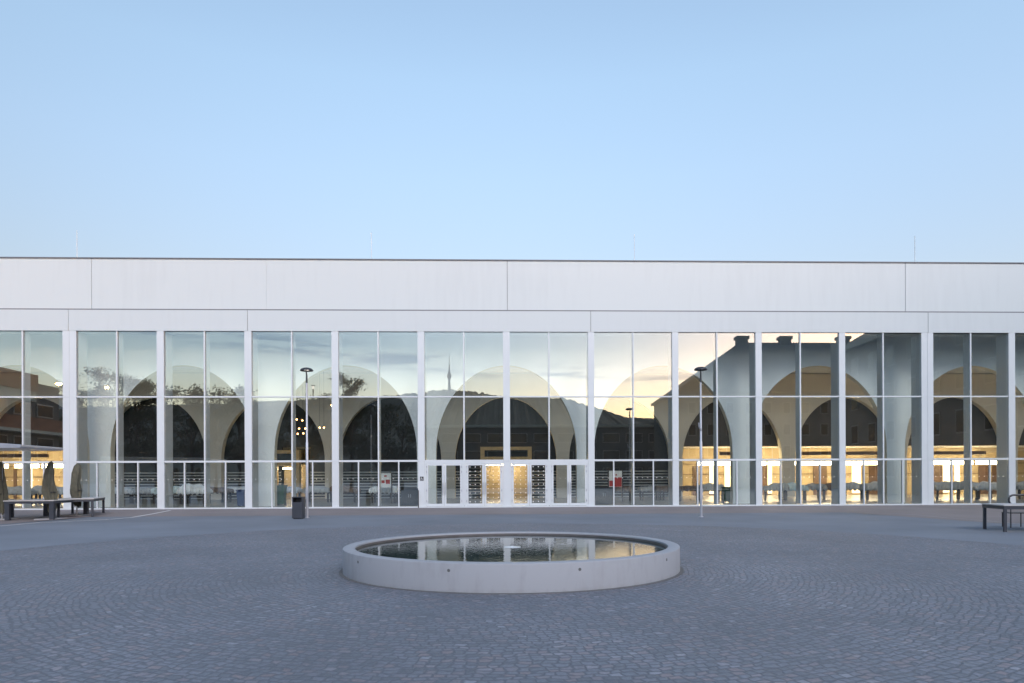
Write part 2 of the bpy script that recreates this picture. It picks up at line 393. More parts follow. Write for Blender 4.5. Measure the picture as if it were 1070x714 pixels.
# floor, roof, side and back walls
f_ = MB(); f_.box(-48, 48.3, .0, 32, -.2, .16); f_.build('floor', M['hfloor'], hall)
sl = MB(); sl.box(-48, 48.3, -.12, .0, .0, .20); sl.build('base_sill', M['frame'], hall)
up_ = MB(); up_.box(-48, 48.3, 0, .6, ZT, 9.5); up_.box(-48, 48.3, 2.4, 2.6, 9.4, 12.2); up_.box(-48, 48.3, 3.0, 4.5, 9.6, 9.9); up_.box(-48, 48.3, 14, 17, 9.6, 9.9); up_.build('ceiling', M['ceil'], hall)
fa = MB()
js = [-48, -21.6, -12.81, 4.42, 21.88, 48.3]
for a, b in zip(js[:-1], js[1:]): fa.box(a+.012, b-.012, -.06, .3, ZT, 10.06)
fa.build('fascia', M['clad_low'], hall)
fb = MB(); fb.box(-48, 48.3, -.03, .3, ZT+.02, 10.05); fb.box(-48.05, 48.35, .0, .5, 10.06, 10.13); fb.build('fascia_joint', M['dark_gap'], hall)
pa = MB(); js = [-48, -20.49, -11.88, .19, 20.73, 48.3]
for a, b in zip(js[:-1], js[1:]): pa.box(a+(.012 if a not in (-11.88,) else .003), b-(.012 if b not in (-11.88,) else .003), .0, .5, 10.13, 12.62)
pa.build('parapet', M['clad'], hall)
pb = MB(); pb.box(-47.98, 48.28, .03, .5, 10.13, 12.61); pb.box(-48.05, 48.35, -.04, .6, 12.62, 12.675); pb.build('roof_edge_flashing', M['dark_gap'], hall)
rf = MB(); rf.box(-48, 48.3, 2.4, 4.5, 12.2, 12.5); rf.box(-48, 48.3, 14, 32, 12.2, 12.5); rf.box(-48, 48.3, 4.3, 4.5, 9.9, 12.2); rf.box(-48, 48.3, 14, 14.2, 9.9, 12.2); rf.build('roof', M['concrete_d'], hall)
sk = MB(); sk.box(-48, 48.3, .55, 2.5, 12.52, 12.55); sk.box(-48, 48.3, 4.4, 14.1, 12.52, 12.55); sk.build('added_skylight', M['glass'], hall)  # unseen glazed roof openings, added to brighten the vault and front arcade
for xx in (-48.3, 48.3):
    w = MB(); w.box(xx-(.3 if xx < 0 else 0)+.3*(xx<0), xx+.3, -.02, 32, 0, 12.6); w.build('side_wall', M['clad'], hall)
w = MB(); w.box(-48, 48.3, 32, 32.3, 0, 12.6); w.build('back_wall', M['clad'], hall)
for x in (-21.35, -6.7, 6.72, 21.39):
    r_ = MB(); r_.tube([(x, .25, 12.7), (x, .25, 14.1)], .016, 6); r_.build('lightning_rod', M['frame'], hall)
# piers
for x, w in piers:
    p = MB()
    for a, b in ((Z0+.02, 2.46), (2.475, 5.70), (5.715, ZT)):
        if w > .5:
            p.box(x-w/2, x-.012, -.05, .85, a, b); p.box(x+.012, x+w/2, -.05, .85, a, b)
        else: p.box(x-w/2, x+w/2, -.05, .85, a, b)
    p.box(x-w/2+.02, x+w/2-.02, -.035, .83, Z0, ZT-.01)
    p.build('facade_pier', M['frame'], hall)
# bays
DOOR_BAYS = (10, 11)
dots_by_bay = []
def pane(name, x0, x1, z0, z1, dots=(), y0=.03, y1=.055, parent=None):
    g_ = MB(); g_.box(x0, x1, y0, y1, z0, z1); nf = len(g_.f)
    for px, pz, r in dots:      # little white stickers on the outer face of the pane
        g_.prism([(px+r*math.cos(t*math.pi/4), pz+r*math.sin(t*math.pi/4)) for t in range(8)], 'y', y0-.004, y0-.001)
    o = g_.build(name, M['glass'], parent or hall)
    if dots:
        o.data.materials.append(M['dot'])
        for i, p in enumerate(o.data.polygons):
            if i >= nf: p.material_index = 1
    return o
for k in range(len(piers)-1):
    x0 = piers[k][0]+piers[k][1]/2; x1 = piers[k+1][0]-piers[k+1][1]/2; xm = (x0+x1)/2
    mu = MB(); mu.box(xm-.035, xm+.035, -.03, .5, Z0+.1, ZT); mu.build('mullion', M['frame'], hall)
    tr = MB(); tr.box(x0, xm-.035, -.015, .09, 5.70, 5.77); tr.box(xm+.035, x1, -.015, .09, 5.70, 5.77); tr.build('transom', M['frame'], hall)
    tr = MB(); tr.box(x0, xm-.035, -.015, .09, 2.45, 2.545); tr.box(xm+.035, x1, -.015, .09, 2.45, 2.545); tr.build('transom', M['frame'], hall)
    for a, b in ((x0, xm-.035), (xm+.035, x1)):
        pane('upper_pane', a, b, 5.77, ZT); pane('middle_pane', a, b, 2.545, 5.70)
        if k in DOOR_BAYS:
            # a double door in its own frame
            fr = MB(); fr.box(a+.002, a+.07, -.02, .12, .20, 2.448); fr.box(b-.07, b-.002, -.02, .12, .20, 2.448); fr.box(a+.07, b-.07, -.02, .12, 2.36, 2.448)
            fr.build('door_frame', M['frame'], hall)
            mid = (a+b)/2
            for s, (c, d) in enumerate(((a+.075, mid-.006), (mid+.006, b-.075))):
                dn = MB(); st = .10
                dn.box(c, c+st, -.03, .04, .21, 2.355); dn.box(d-st, d, -.03, .04, .21, 2.355)
                dn.box(c+st, d-st, -.03, .04, .21, .33); dn.box(c+st, d-st, -.03, .04, 2.26, 2.355)
                do = dn.build('door', M['frame'], hall)
                inner = (k == 10 and a > xm) or (k == 11 and a < xm)
                dots = []
                for i in range(3):
                    px = c+st+.08+(d-c-2*st-.16)*i/2
                    if inner: dots += [(px, .42+1.76*j/8, .028) for j in range(9)]
                    else: dots.append((px, 1.58, .022))
                pane('pane', c+st, d-st, .33, 2.26, dots, 0, .02, do)
                hx = d-st+.05 if s == 0 else c+st-.05
                hb = MB(); hb.tube([(hx, -.10, .8), (hx, -.10, 1.4)], .014, 6); hb.tube([(hx, -.10, .85), (hx, -.02, .85)], .01, 6); hb.tube([(hx, -.10, 1.35), (hx, -.02, 1.35)], .01, 6)
                hb.build('handle', M['steel'], do)
                hg = MB(); ex = c+.02 if s == 0 else d-.02
                for z in (.42, .95, 1.9, 2.15): hg.lathe([(.018, 0), (.018, .09)], (ex, -.045, z), 8)
                hg.build('hinge', M['steel'], do)
        else:
            q = (a+b)/2
            lm = MB(); lm.box(q-.03, q+.03, -.02, .09, .20, 2.45); lm.build('lower_mullion', M['frame'], hall)
            for u0, u1 in ((a, q-.03), (q+.03, b)):
                pane('lower_pane', u0, u1, .20, 2.45, [(u0+(u1-u0)*(i+.5)/3.5+.02, 1.60, .024) for i in range(3)])
# arcades: two parallel walls pierced by tall round arches
def arcade(name, y0, y1, centers, a, b, s, ztop, xmin, xmax, mat, edge):
    mb = MB(); eg = MB(); NS = 40; prev = xmin
    for c in centers:
        mb.box(prev, c-a, y0, y1, .1, ztop)
        prof = []
        for i in range(NS+1):
            t = math.pi*(1-i/NS); prof.append((c+a*math.cos(t), s+b*math.sin(t)))
        for (xa, za), (xb, zb) in zip(prof[:-1], prof[1:]):
            for yy in (y0, y1): mb.quad((xa, yy, za), (xb, yy, zb), (xb, yy, ztop), (xa, yy, ztop))
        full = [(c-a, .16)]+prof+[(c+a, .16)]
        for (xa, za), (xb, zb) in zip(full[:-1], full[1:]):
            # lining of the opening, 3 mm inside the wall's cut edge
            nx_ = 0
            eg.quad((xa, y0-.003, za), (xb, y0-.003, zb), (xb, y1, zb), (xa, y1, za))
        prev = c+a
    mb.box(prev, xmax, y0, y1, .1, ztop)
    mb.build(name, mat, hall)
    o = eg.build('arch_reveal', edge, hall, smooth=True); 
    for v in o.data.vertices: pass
    sh = []
    return o
FCN = [-43.35, -34.7, -26.0, -17.25, -8.56, .13, 8.74, 17.38, 26.05, 34.75, 43.45]
def lining(o, centers, s):
    # pull the lining 3 mm into the opening so no faces coincide
    for v in o.data.vertices:
        c = min(centers, key=lambda q: abs(q-v.co.x)); d = Vector((c-v.co.x, 0, (s-1)-v.co.z))
        if v.co.z < s: d = Vector((c-v.co.x, 0, 0))
        if d.length > 0: v.co += d.normalized()*.003
o = arcade('front_arcade', 2.6, 3.0, FCN, 3.83, 4.74, 3.02, 9.55, -48, 48.3, M['plaster_f'], M['plaster_e']); lining(o, FCN, 3.02)
o = arcade('rear_arcade', 16.9, 17.4, FCN, 3.83, 4.74, 3.02, 9.55, -48, 48.3, M['plaster'], M['plaster_e']); lining(o, FCN, 3.02)
# dark tympanum wall closing the tops of the rear arches
dw = MB()
dw.box(-48, SX(81, 17.6), 17.6, 17.8, 4.05, 9.55); dw.box(SX(708, 17.6), 48.3, 17.6, 17.8, 4.05, 9.55)
dw.build('tympanum_wall', M['dark_wall'], hall)
dw = MB(); dw.box(SX(81, 17.6), SX(708, 17.6), 17.6, 17.8, 4.05, 9.55)
for a, b in ((SX(81, 17.6), -16.8), (-14.7, -1.8), (2.1, SX(708, 17.6))): dw.box(a, b, 17.6, 17.8, 2.25, 4.05)
dw.build('tympanum_wall', M['dark_cool'], hall)
# grey roller shutters closing the unlit market stands
for a, b in ((SX(81, 17.6), -29), (-28.9, -25), (-24.9, -21), (-20.9, -16.9), (-14.7, -12.9), (-12.8, -8.7), (-8.6, -4.4), (-4.3, -1.8), (2.1, 4.4), (4.5, 9), (9.1, SX(708, 17.6))):
    sh = MB(); z = .17
    while z < 2.24:
        sh.prism([(17.64, z), (17.55, z+.02), (17.55, z+.085), (17.64, z+.10)], 'x', a, b); z += .215
    
    sb_ = MB(); sb_.box(a, b, 17.66, 17.78, .17, 2.5); sb_.build('shutter_backing', M['anth'], hall)
    sh.build('roller_shutter', M['shutter'], hall)
# back rooms behind the rear arcade: lit on the far left and on the right
bk = MB(); bk.box(-48, 48.3, 22, 22.2, .16, 4.3); bk.build('rear_room_wall', M['beige'], hall)
bc = MB(); bc.box(-48, 48.3, 17.8, 22, 4.1, 4.3); bc.build('rear_room_ceiling', M['ceil'], hall)
for a in (SX(81, 17.6), SX(708, 17.6)-.15): 
    pt = MB(); pt.box(a, a+.15, 17.82, 22, .16, 4.1); pt.build('partition', M['beige'], hall)
ld = MB()
for a, b in ((SX(752, 17.5), SX(768, 17.5)), (SX(838, 17.5), SX(872, 17.5)), (SX(884, 17.5), SX(917, 17.5)), (SX(976, 17.5), SX(1030, 17.5)), (SX(-10, 17.5), SX(50, 17.5))): ld.box(a, b, 17.45, 17.59, 3.35, 3.62)
ld.build('ventilation_duct', M['brown'], hall)
for a, b in ((724, 730), (741, 748), (797, 806), (850, 864), (908, 918), (976, 985), (1023, 1034), (1037, 1047), (14, 17), (52, 55)):
    d_ = MB(); d_.box(SX(a, 21.9), SX(b, 21.9), 21.9, 21.98, .17, 2.6); d_.build('rear_door', M['brown'], hall)
for z in (1.9, 2.75):
    rl = MB()
    for a, b in ((SX(709, 21.9), 46), (-46, SX(80, 21.9))): rl.box(a, b, 21.86, 21.95, z, z+.05)
    rl.build('wall_rail', M['brown'], hall)
# things: ceiling strip lights in the rear rooms
strips = [(SX(p, 19), SX(q, 19)) for p, q in ((-16, 8), (16, 40), (44, 72), (728, 764), (770, 800), (803, 835), (838, 874), (877, 925), (976, 1016), (1020, 1060))]
where = ['in the first glass bay, at the left edge', 'in the first glass bay, left of the middle parasol', 'beside the first wide white pier on the left',
 'behind the right lamp post', 'in the ninth glass bay, right half', 'in the fourth bay from the right edge', 'left of the wide pier on the right',
 'just right of the wide pier on the right', 'above the right hand stalls in the second last bay', 'at the far right edge of the glass front']
for (a, b), wd in zip(strips, where):
    t = empty('strip_light', ((a+b)/2, 19, 2.6), 'long warm strip light '+wd, 'ceiling light', 'warm strip lights at the back of the hall')
    h_ = (b-a)/2
    q = MB(); q.box(-h_, h_, -.12, .12, .28, .34); q.box(-h_+.3, -h_+.33, -.01, .01, .34, 1.49); q.box(h_-.33, h_-.3, -.01, .01, .34, 1.49); q.build('housing', M['steel'], t)
    q = MB(); q.box(-h_+.02, h_-.02, -.1, .1, .02, .278); q.build('diffuser', M['light_w'], t)
# pendant lamps behind the left lamp post
pl_ = [(310, 438.5), (316, 439.5), (312.5, 448), (319, 448), (311, 453.5), (317, 453), (334, 447), (338.5, 447)]
for i, (x, y) in enumerate(pl_):
    p = aty(x, y, 10+(i % 3))
    t = empty('pendant_lamp', p, 'x', 'pendant lamp', 'small orange pendant lamps behind the left lamp post')
    t['label'] = ['small glowing orange pendant lamp, top left of the cluster behind the left lamp post', 'small glowing orange pendant lamp, top right of the cluster behind the left lamp post',
      'small glowing orange pendant lamp, middle left of the cluster by the left lamp post', 'small glowing orange pendant lamp, middle right of the cluster by the left lamp post',
      'small glowing orange pendant lamp, bottom left of the cluster by the left lamp post', 'small glowing orange pendant lamp, bottom right of the cluster by the left lamp post',
      'left one of two orange pendant lamps beside the arch right of the left lamp post', 'right one of two orange pendant lamps beside the arch right of the left lamp post'][i]
    q = MB(); q.lathe([(0, -.05), (.04, -.035), (.05, 0), (.04, .035), (0, .05)], n=12); q.build('bulb', M['pend'], t, smooth=True)
    q = MB(); q.tube([(0, 0, .07), (0, 0, 9.6-p.z)], .008, 5); q.build('cable', M['black'], t)

# floodlights on the back of the front arcade, washing the rear wall
for x, wd in ((-30.4, 'far left pier'), (13.05, 'pier left of the tenth bay'), (21.7, 'wide right pier'), (30.4, 'far right pier'), (39.1, 'pier outside the right edge')):
    t = empty('floodlight', (x, 3.25, 8.7), 'warm floodlight high behind the front arcade at the '+wd, 'floodlight', 'floodlights behind the front arcade')
    q = MB(); q.box(-.5, .5, -.12, .12, -.06, .06); q.box(-.04, .04, -.245, -.121, -.04, .04); q.build('housing', M['anth'], t)
    q = MB(); q.box(-.48, .48, .122, .13, -.055, .055); q.build('lens', M['flood'], t)
for a, b in ((741, 748), (757, 766), (802, 806), (876, 882), (890, 899), (985, 993), (997, 1002), (1049, 1054), (28, 34)):
    q = MB(); q.box(SX(a, 21.8), SX(b, 21.8), 21.70, 21.8, .3, 2.9); q.build('lit_doorway', M['litdoor'], hall)
# wooden kiosks
def kiosk(p0, p1, y, h, label):
    w = p1-p0; t = empty('wooden_kiosk', ((p0+p1)/2, y, .16), label, 'kiosk'); H = h-.16; a = w/2
    q = MB(); q.box(-a, -a+.3, 0, .5, 0, H); q.box(a-.3, a, 0, .5, 0, H); q.box(-a+.3, a-.3, 0, .5, H-.25, H); q.box(-a+.3, a-.3, 0, .5, H-1.15, H-.75); q.build('timber_frame', M['wood'], t)
    q = MB(); q.box(-a+.3, a-.3, .2, .25, H-.75, H-.25); q.build('fascia_window', M['wind'], t)
    q = MB(); q.box(-a+.1, a-.1, 2.4, 2.5, 0, H-1.0); q.build('back_panel', M['beige'], t)
    q = MB(); q.box(-a+.4, a-.4, 1.2, 1.35, H-1.36, H-1.26); q.build('strip_lamp', M['light_w'], t)
    return t
kiosk(-1.77, 2.05, 16.3, 4.0, 'lit kiosk with pale timber frame behind the central entrance doors')
t = kiosk(-16.76, -14.82, 15.2, 3.75, 'small lit timber kiosk behind the left lamp post')

# covered market stalls
def heap(w, d, seed, hgt):
    rnd = random.Random(seed); mb = MB(); NX, NY = 26, 14
    bumps = [(rnd.uniform(-w*.42, w*.42), rnd.uniform(-d*.25, d*.25), rnd.uniform(.25, .5), rnd.uniform(.3, 1)*hgt) for _ in range(8)]
    V = []
    for j in range(NY+1):
        for i in range(NX+1):
            u = (i/NX*2-1); v = (j/NY*2-1); ex = .20; ox, oy = u*(w/2+ex), v*(d/2+ex)
            x = max(-w/2-.03, min(w/2+.03, ox)); y = max(-d/2-.03, min(d/2+.03, oy))
            drop = max(abs(ox)-w/2, abs(oy)-d/2, 0)
            z = .83
            if drop > 0: z -= drop*1.1*(1+.25*math.sin(i*1.7+j*1.1+seed))
            e_ = min(1, 5*(1-abs(u)))*min(1, 4*(1-abs(v)))
            hs_ = sum(hh*math.exp(-((ox-a)**2+(oy-b)**2)/(2*r*r)) for a, b, r, hh in bumps)*e_*.6; z += hgt*.85*math.tanh(hs_/max(hgt, .05))*(.75+.25*math.sin(ox*7+seed)*math.sin(oy*5+seed))
            z += .012*math.sin(i*2.3+seed)+.012*math.sin(j*3.1+i)
            wob = .03*math.sin(i*1.9+seed)+.02*math.sin(j*2.7)
            V.append((x+(wob if drop > 0 and abs(oy) > d/2 else 0)*0+ (wob if abs(ox) > w/2 else 0), y+(wob if abs(oy) > d/2 else 0), z))
    mb.add(V, [(j*(NX+1)+i, j*(NX+1)+i+1, (j+1)*(NX+1)+i+1, (j+1)*(NX+1)+i) for j in range(NY) for i in range(NX)])
    return mb
def stall_proto(w):
    t = empty('market_stall', (0, 0, 0), 'x', 'market stall', 'trestle stall tables inside the hall')
    q = MB(); q.box(-w/2, w/2, -.45, .45, .76, .81); q.build('table_top', M['trestle'], t)
    for sx in (-1, 1):
        for sy in (-1, 1):
            q = MB(); x = sx*(w/2-.12); q.box(x-.05, x+.05, sy*.36-.05, sy*.36+.05, 0, .76); q.build('leg', M['trestle'], t)
    return t
protos = {w: None for w in (1.6, 2.0)}
bayname = ['first', 'second', 'third', 'fourth', 'fifth', 'sixth', 'seventh', 'eighth', 'ninth', 'tenth', 'eleventh', 'twelfth']
cname = {'g': 'grey', 'w': 'white', 'b': 'pale blue', 'n': 'brown'}
stalls = [ # bay, which, pixel column, depth, width, cloth, heap
 (1, 'left', 18, 7.5, 2.0, 'g', .40), (1, 'right', 52, 8.2, 2.0, 'g', .45), (2, 'left', 128, 9.0, 1.6, 'w', .25), (2, 'right', 153, 9.0, 1.6, 'g', .25),
 (3, 'leftmost', 180, 8.0, 2.0, 'b', .35), (3, 'second', 204, 6.8, 1.6, 'w', .5), (3, 'third', 227, 9.5, 1.6, 'n', .2), (3, 'rightmost', 246, 10.5, 1.6, 'w', .2),
 (4, 'left', 300, 10.2, 1.6, 'w', .25), (4, 'right', 333, 9, 1.6, 'g', .3), (5, 'left', 361, 8.4, 1.6, 'n', .35),
 (5, 'right', 402, 7.0, 1.6, 'w', .3), (8, 'leftmost', 648, 8.5, 1.6, 'n', .12), (8, 'middle', 681, 9.6, 1.6, 'g', .15), (8, 'rightmost', 698, 8.2, 1.6, 'n', .2),
 (9, 'left', 719, 9.6, 1.6, 'n', .15), (9, 'right', 742, 9.0, 1.6, 'g', .35), (10, 'leftmost', 808, 8.0, 1.6, 'g', .4), (10, 'second', 828, 8.3, 1.6, 'b', .4), (10, 'third', 848, 9.6, 1.6, 'g', .3), (10, 'rightmost', 868, 10, 1.6, 'n', .3),
 (11, 'left', 892, 9.0, 1.6, 'g', .4), (11, 'right', 914, 8.3, 1.6, 'g', .45), (12, 'leftmost', 987, 8.2, 1.6, 'g', .5), (12, 'second', 1008, 8.8, 1.6, 'g', .5), (12, 'third', 1028, 7.6, 1.6, 'w', .4), (12, 'rightmost', 1050, 8.6, 1.6, 'g', .45), (13, 'only', 1071, 8.2, 1.6, 'g', .4)]
for i, (b, pos, x, y, w, c, hh) in enumerate(stalls):
    nm = (bayname+['thirteenth'])[b-1]; x = aty(x, 515, y).x
    if protos[w] is None: protos[w] = stall_proto(w); s = protos[w]
    else: s = copy_tree(protos[w])
    s.location = (x, y, .16); s.rotation_euler.z = random.uniform(-.06, .06)
    s['label'] = f'dark trestle stall with {cname[c]} cloth, {pos} in {nm} glass bay from left'
    s['category'] = 'market stall'; s['group'] = 'trestle stall tables inside the hall'
    k = heap(w, .9, i*3+1, hh).build('stall_cloth', M['cloth_'+c], smooth=True); k.location = (x, y, .16); k.rotation_euler.z = s.rotation_euler.z
    so = k.modifiers.new('t', 'SOLIDIFY'); so.thickness = .01
    tag(k, f'{cname[c]} cloth heaped over goods on {pos} stall in {nm} glass bay from left', 'cloth', 'cloths over the stall tables')
# wheeled bins, cabinets, posters
def bin_(name, x, y, w, h, mat, label):
    t = empty(name, (x, y, .16), label, 'bin')
    a = w/2
    q = MB(); v = [(-a*.8, -a*.8, .06), (a*.8, -a*.8, .06), (a*.8, a*.8, .06), (-a*.8, a*.8, .06), (-a, -a, h), (a, -a, h), (a, a, h), (-a, a, h)]
    q.add(v, [(0, 1, 2, 3), (4, 5, 6, 7), (0, 1, 5, 4), (1, 2, 6, 5), (2, 3, 7, 6), (3, 0, 4, 7)]); q.build('body', mat, t, bevel=.015)
    q = MB(); q.box(-a-.03, a+.03, -a-.03, a+.05, h+.003, h+.06); q.build('lid', mat, t, bevel=.015)
    for s in (-1, 1):
        q = MB(); q.tube([(s*a*.7-.03, a*.75, .08), (s*a*.7+.03, a*.75, .08)], .08, 12); q.build('wheel', M['black'], t)
bin_('wheeled_bin', SX(252.5, 1.6), 1.6, .42, .85, M['blue'], 'dark blue wheeled bin at the right end of the third glass bay')
bin_('wheeled_bin', SX(293, 4.2), 4.2, .55, 1.05, M['green'], 'green wheeled bin left of the left lamp post, behind the glass')
bin_('wheeled_bin', SX(760, 4.0), 4.0, .5, .85, M['green'], 'green wheeled bin right of the right lamp post, behind the glass')
def cabinet(x, y, w, h, label):
    t = empty('cabinet', (x, y, .16), label, 'cabinet')
    q = MB(); q.box(-w/2, w/2, 0, .5, .05, h); q.build('body', M['anth'], t, bevel=.01)
    for s in (-1, 1):
        d_ = MB(); d_.box(s*w/4-w/4+.02, s*w/4+w/4-.02, -.02, -.003, .1, h-.05); dd = d_.build('door', M['anth'], t)
        h_ = MB(); h_.box(s*.05-.01, s*.05+.01, -.045, -.021, h*.5, h*.7); h_.build('handle', M['steel'], dd)
    q = MB(); q.box(-w/2-.02, w/2+.02, -.03, .52, h+.002, h+.03); q.build('top', M['trestle'], t)
cabinet(SX(428, 1.5), 1.5, .95, .9, 'dark double door cabinet left of the central entrance doors')
cabinet(SX(631, 1.5), 1.5, .95, .92, 'dark double door cabinet right of the central entrance doors')
def poster(x, y, z, w, h, label, reds, leg=True):
    t = empty('poster_board', (x, y, .16), label, 'poster')
    q = MB(); q.box(-w/2, w/2, -.02, .02, z-.16, z-.16+h); q.build('board', M['paper'], t)
    q = MB()
    for a, b, c, d in reds: q.box(-w/2+a*w, -w/2+b*w, -.026, -.022, z-.16+c*h, z-.16+d*h)
    q.build('print', M['red'], t)
    q = MB()
    for s in (-1, 1): q.box(s*(w/2+.04)-.035, s*(w/2+.04)+.035, -.03, .03, 0, z-.16+h)
    q.build('stand', M['trestle'], t)
poster(SX(403, 6.0), 6.0, 1.1, .62, .85, 'white poster board with dark and red print left of the entrance', [(.35, .6, .75, .85), (.1, .4, .3, .5), (.5, .9, .25, .55)])
poster(SX(643, 7.2), 7.2, 1.05, .8, 1.0, 'white and red poster board right of the entrance', [(0.02, .3, .05, .4), (.35, .98, .02, .6), (.5, .6, .7, .8)])
# wheelchair sign on the pier left of the doors
t = empty('accessibility_sign', (-4.16, -.055, 1.60), 'small black and white wheelchair sign on the white pier left of the doors', 'sign')
q = MB(); q.box(-.09, .09, -.008, -.0, -.10, .10); q.build('plate', M['black'], t)
q = MB(); q.prism([(-.02+.012*math.cos(i), .065+.012*math.sin(i)) for i in [j*math.pi/4 for j in range(8)]], 'y', -.012, -.009)
q.box(-.027, -.011, -.012, -.009, -.005, .05); q.box(-.011, .025, -.012, -.009, .012, .024); q.box(-.011, .04, -.012, -.009, -.012, .0); q.box(.028, .04, -.012, -.009, -.06, -.012); q.box(.04, .06, -.012, -.009, -.06, -.05)
for i in range(14):
    a0 = math.pi*(.75+i/14*1.1); a1 = math.pi*(.75+(i+1)/14*1.1); r0, r1 = .042, .052
    P = lambda r, a: (-.005+r*math.cos(a), -.018+r*math.sin(a))
    q.prism([P(r0, a0), P(r1, a0), P(r1, a1), P(r0, a1)], 'y', -.012, -.009)
q.build('pictogram', M['paper'], t)
q = MB(); q.tube([(-4.32, -.16, .13), (-4.32, -.16, 1.02)], .022, 8)
tag(q.build('guide_post', M['black']), 'thin black post standing at the pier left of the entrance doors', 'post')

# ------------------------------------------------------------------ fountain
ft = empty('fountain', FC, 'low round concrete fountain basin full of still water in the cobbled plaza', 'fountain')
def ring(mb, ri, ro, z0, z1, n=192, bev=.02):
    prof = [(ro, z0), (ro, z1-bev), (ro-bev*.3, z1-bev*.3), (ro-bev, z1), (ri+bev, z1), (ri+bev*.3, z1-bev*.3), (ri, z1-bev), (ri, z0)]
    V = []; Fc = []
    for r, z in prof:
        for i in range(n):
            a = 2*math.pi*i/n; V.append((r*math.cos(a), r*math.sin(a), z))
    K = len(prof)
    for k in range(K):
        for i in range(n):
            j = (i+1) % n; k2 = (k+1) % K; Fc.append((k*n+i, k*n+j, k2*n+j, k2*n+i))
    mb.add(V, Fc)
def conc():
    mt, n, l, p = newmat('cast_concrete'); t = n.new('ShaderNodeTexCoord')
    a = n.new('ShaderNodeTexNoise'); a.inputs['Scale'].default_value = 1.3; a.inputs['Detail'].default_value = 8; a.inputs['Roughness'].default_value = .65
    mp = n.new('ShaderNodeMapping'); mp.inputs['Scale'].default_value = (1, 1, .25); l.new(t.outputs['Object'], mp.inputs[0])
    b = n.new('ShaderNodeTexNoise'); b.inputs['Scale'].default_value = 9; b.inputs['Detail'].default_value = 6; l.new(mp.outputs[0], b.inputs['Vector'])
    l.new(t.outputs['Object'], a.inputs['Vector'])
    s = n.new('ShaderNodeMath'); s.operation = 'ADD'; l.new(a.outputs[0], s.inputs[0]); l.new(b.outputs[0], s.inputs[1])
    # darker towards the foot of the wall
    sp = n.new('ShaderNodeSeparateXYZ'); l.new(t.outputs['Object'], sp.inputs[0])
    mr = n.new('ShaderNodeMapRange'); l.new(sp.outputs[2], mr.inputs[0]); mr.inputs[1].default_value = 0; mr.inputs[2].default_value = .07; mr.inputs[3].default_value = .25; mr.inputs[4].default_value = 0
    sb = n.new('ShaderNodeMath'); sb.operation = 'SUBTRACT'; l.new(s.outputs[0], sb.inputs[0]); l.new(mr.outputs[0], sb.inputs[1])
    r = n.new('ShaderNodeValToRGB'); l.new(sb.outputs[0], r.inputs[0]); r.color_ramp.elements[0].position = .72; r.color_ramp.elements[1].position = 1.0
    r.color_ramp.elements[0].position = .6; r.color_ramp.elements[0].color = (.275, .28, .29, 1); r.color_ramp.elements[1].color = (.32, .33, .35, 1)
    l.new(r.outputs[0], p.inputs['Base Color']); p.inputs['Roughness'].default_value = .75
    f2 = n.new('ShaderNodeTexNoise'); f2.inputs['Scale'].default_value = 120; f2.inputs['Detail'].default_value = 3; l.new(t.outputs['Object'], f2.inputs['Vector'])
    bn = n.new('ShaderNodeBump'); bn.inputs['Strength'].default_value = .2; bn.inputs['Distance'].default_value = .01; l.new(f2.outputs[0], bn.inputs['Height']); l.new(bn.outputs[0], p.inputs['Normal'])
    return mt
M['cast'] = conc(); M['lining'] = surf('wet_basin_lining', (.12, .11, .11), .4, .15, 4)
q = MB(); ring(q, 2.80, 2.895, .0, .013, bev=.004); q.build('base_contact_shade', M['hole_and_shade'], ft)  # dark ring that colours in the contact shade around the basin foot
q = MB(); ring(q, 2.64, 2.84, .0, .403); q.build('basin_wall', M['cast'], ft, smooth=True)
q = MB(); q.lathe([(2.637, .045), (2.637, .372)], n=192); q.f = q.f[:-2]; q.build('basin_lining', M['lining'], ft, smooth=True)
q = MB(); q.lathe([(2.645, .0), (2.645, .05)], n=96); q.build('basin_floor', M['concrete_d'], ft)
q = MB(); NR = 96
q.add([(2.63*math.cos(2*math.pi*i/NR), 2.63*math.sin(2*math.pi*i/NR), .34) for i in range(NR)]+[(2.63*math.cos(2*math.pi*i/NR), 2.63*math.sin(2*math.pi*i/NR), .06) for i in range(NR)],
      [tuple(range(NR)), tuple(range(2*NR-1, NR-1, -1))]+[(i, i+NR, (i+1) % NR+NR, (i+1) % NR) for i in range(NR)])
wo = q.build('water', M['water'], ft)
for k in range(10):
    a = -math.pi/2+(k-4.5)*2*math.pi/10
    q = MB(); d = Vector((math.cos(a), math.sin(a), 0)); c = d*2.838+Vector((0, 0, .30)); s_ = Vector((-d.y, d.x, 0))
    pts = [c+s_*.022*math.cos(i*math.pi/5)+Vector((0, 0, 1))*.022*math.sin(i*math.pi/5) for i in range(10)]
    q.add(pts+[p+d*.004 for p in pts], [tuple(range(10)), tuple(range(19, 9, -1))]+[(i, i+10, (i+1) % 10+10, (i+1) % 10) for i in range(10)])
    q.build('anchor_hole', M['hole_and_shade'], ft)
q = MB(); q.lathe([(.05, .1), (.03, .342), (.02, .36), (0, .365)], (0, 0, 0), 16); q.lathe([(.15, .341), (.1, .345), (.05, .352), (0, .354)], (0, 0, 0), 24)
q.build('spout', M['frame'], ft, smooth=True)

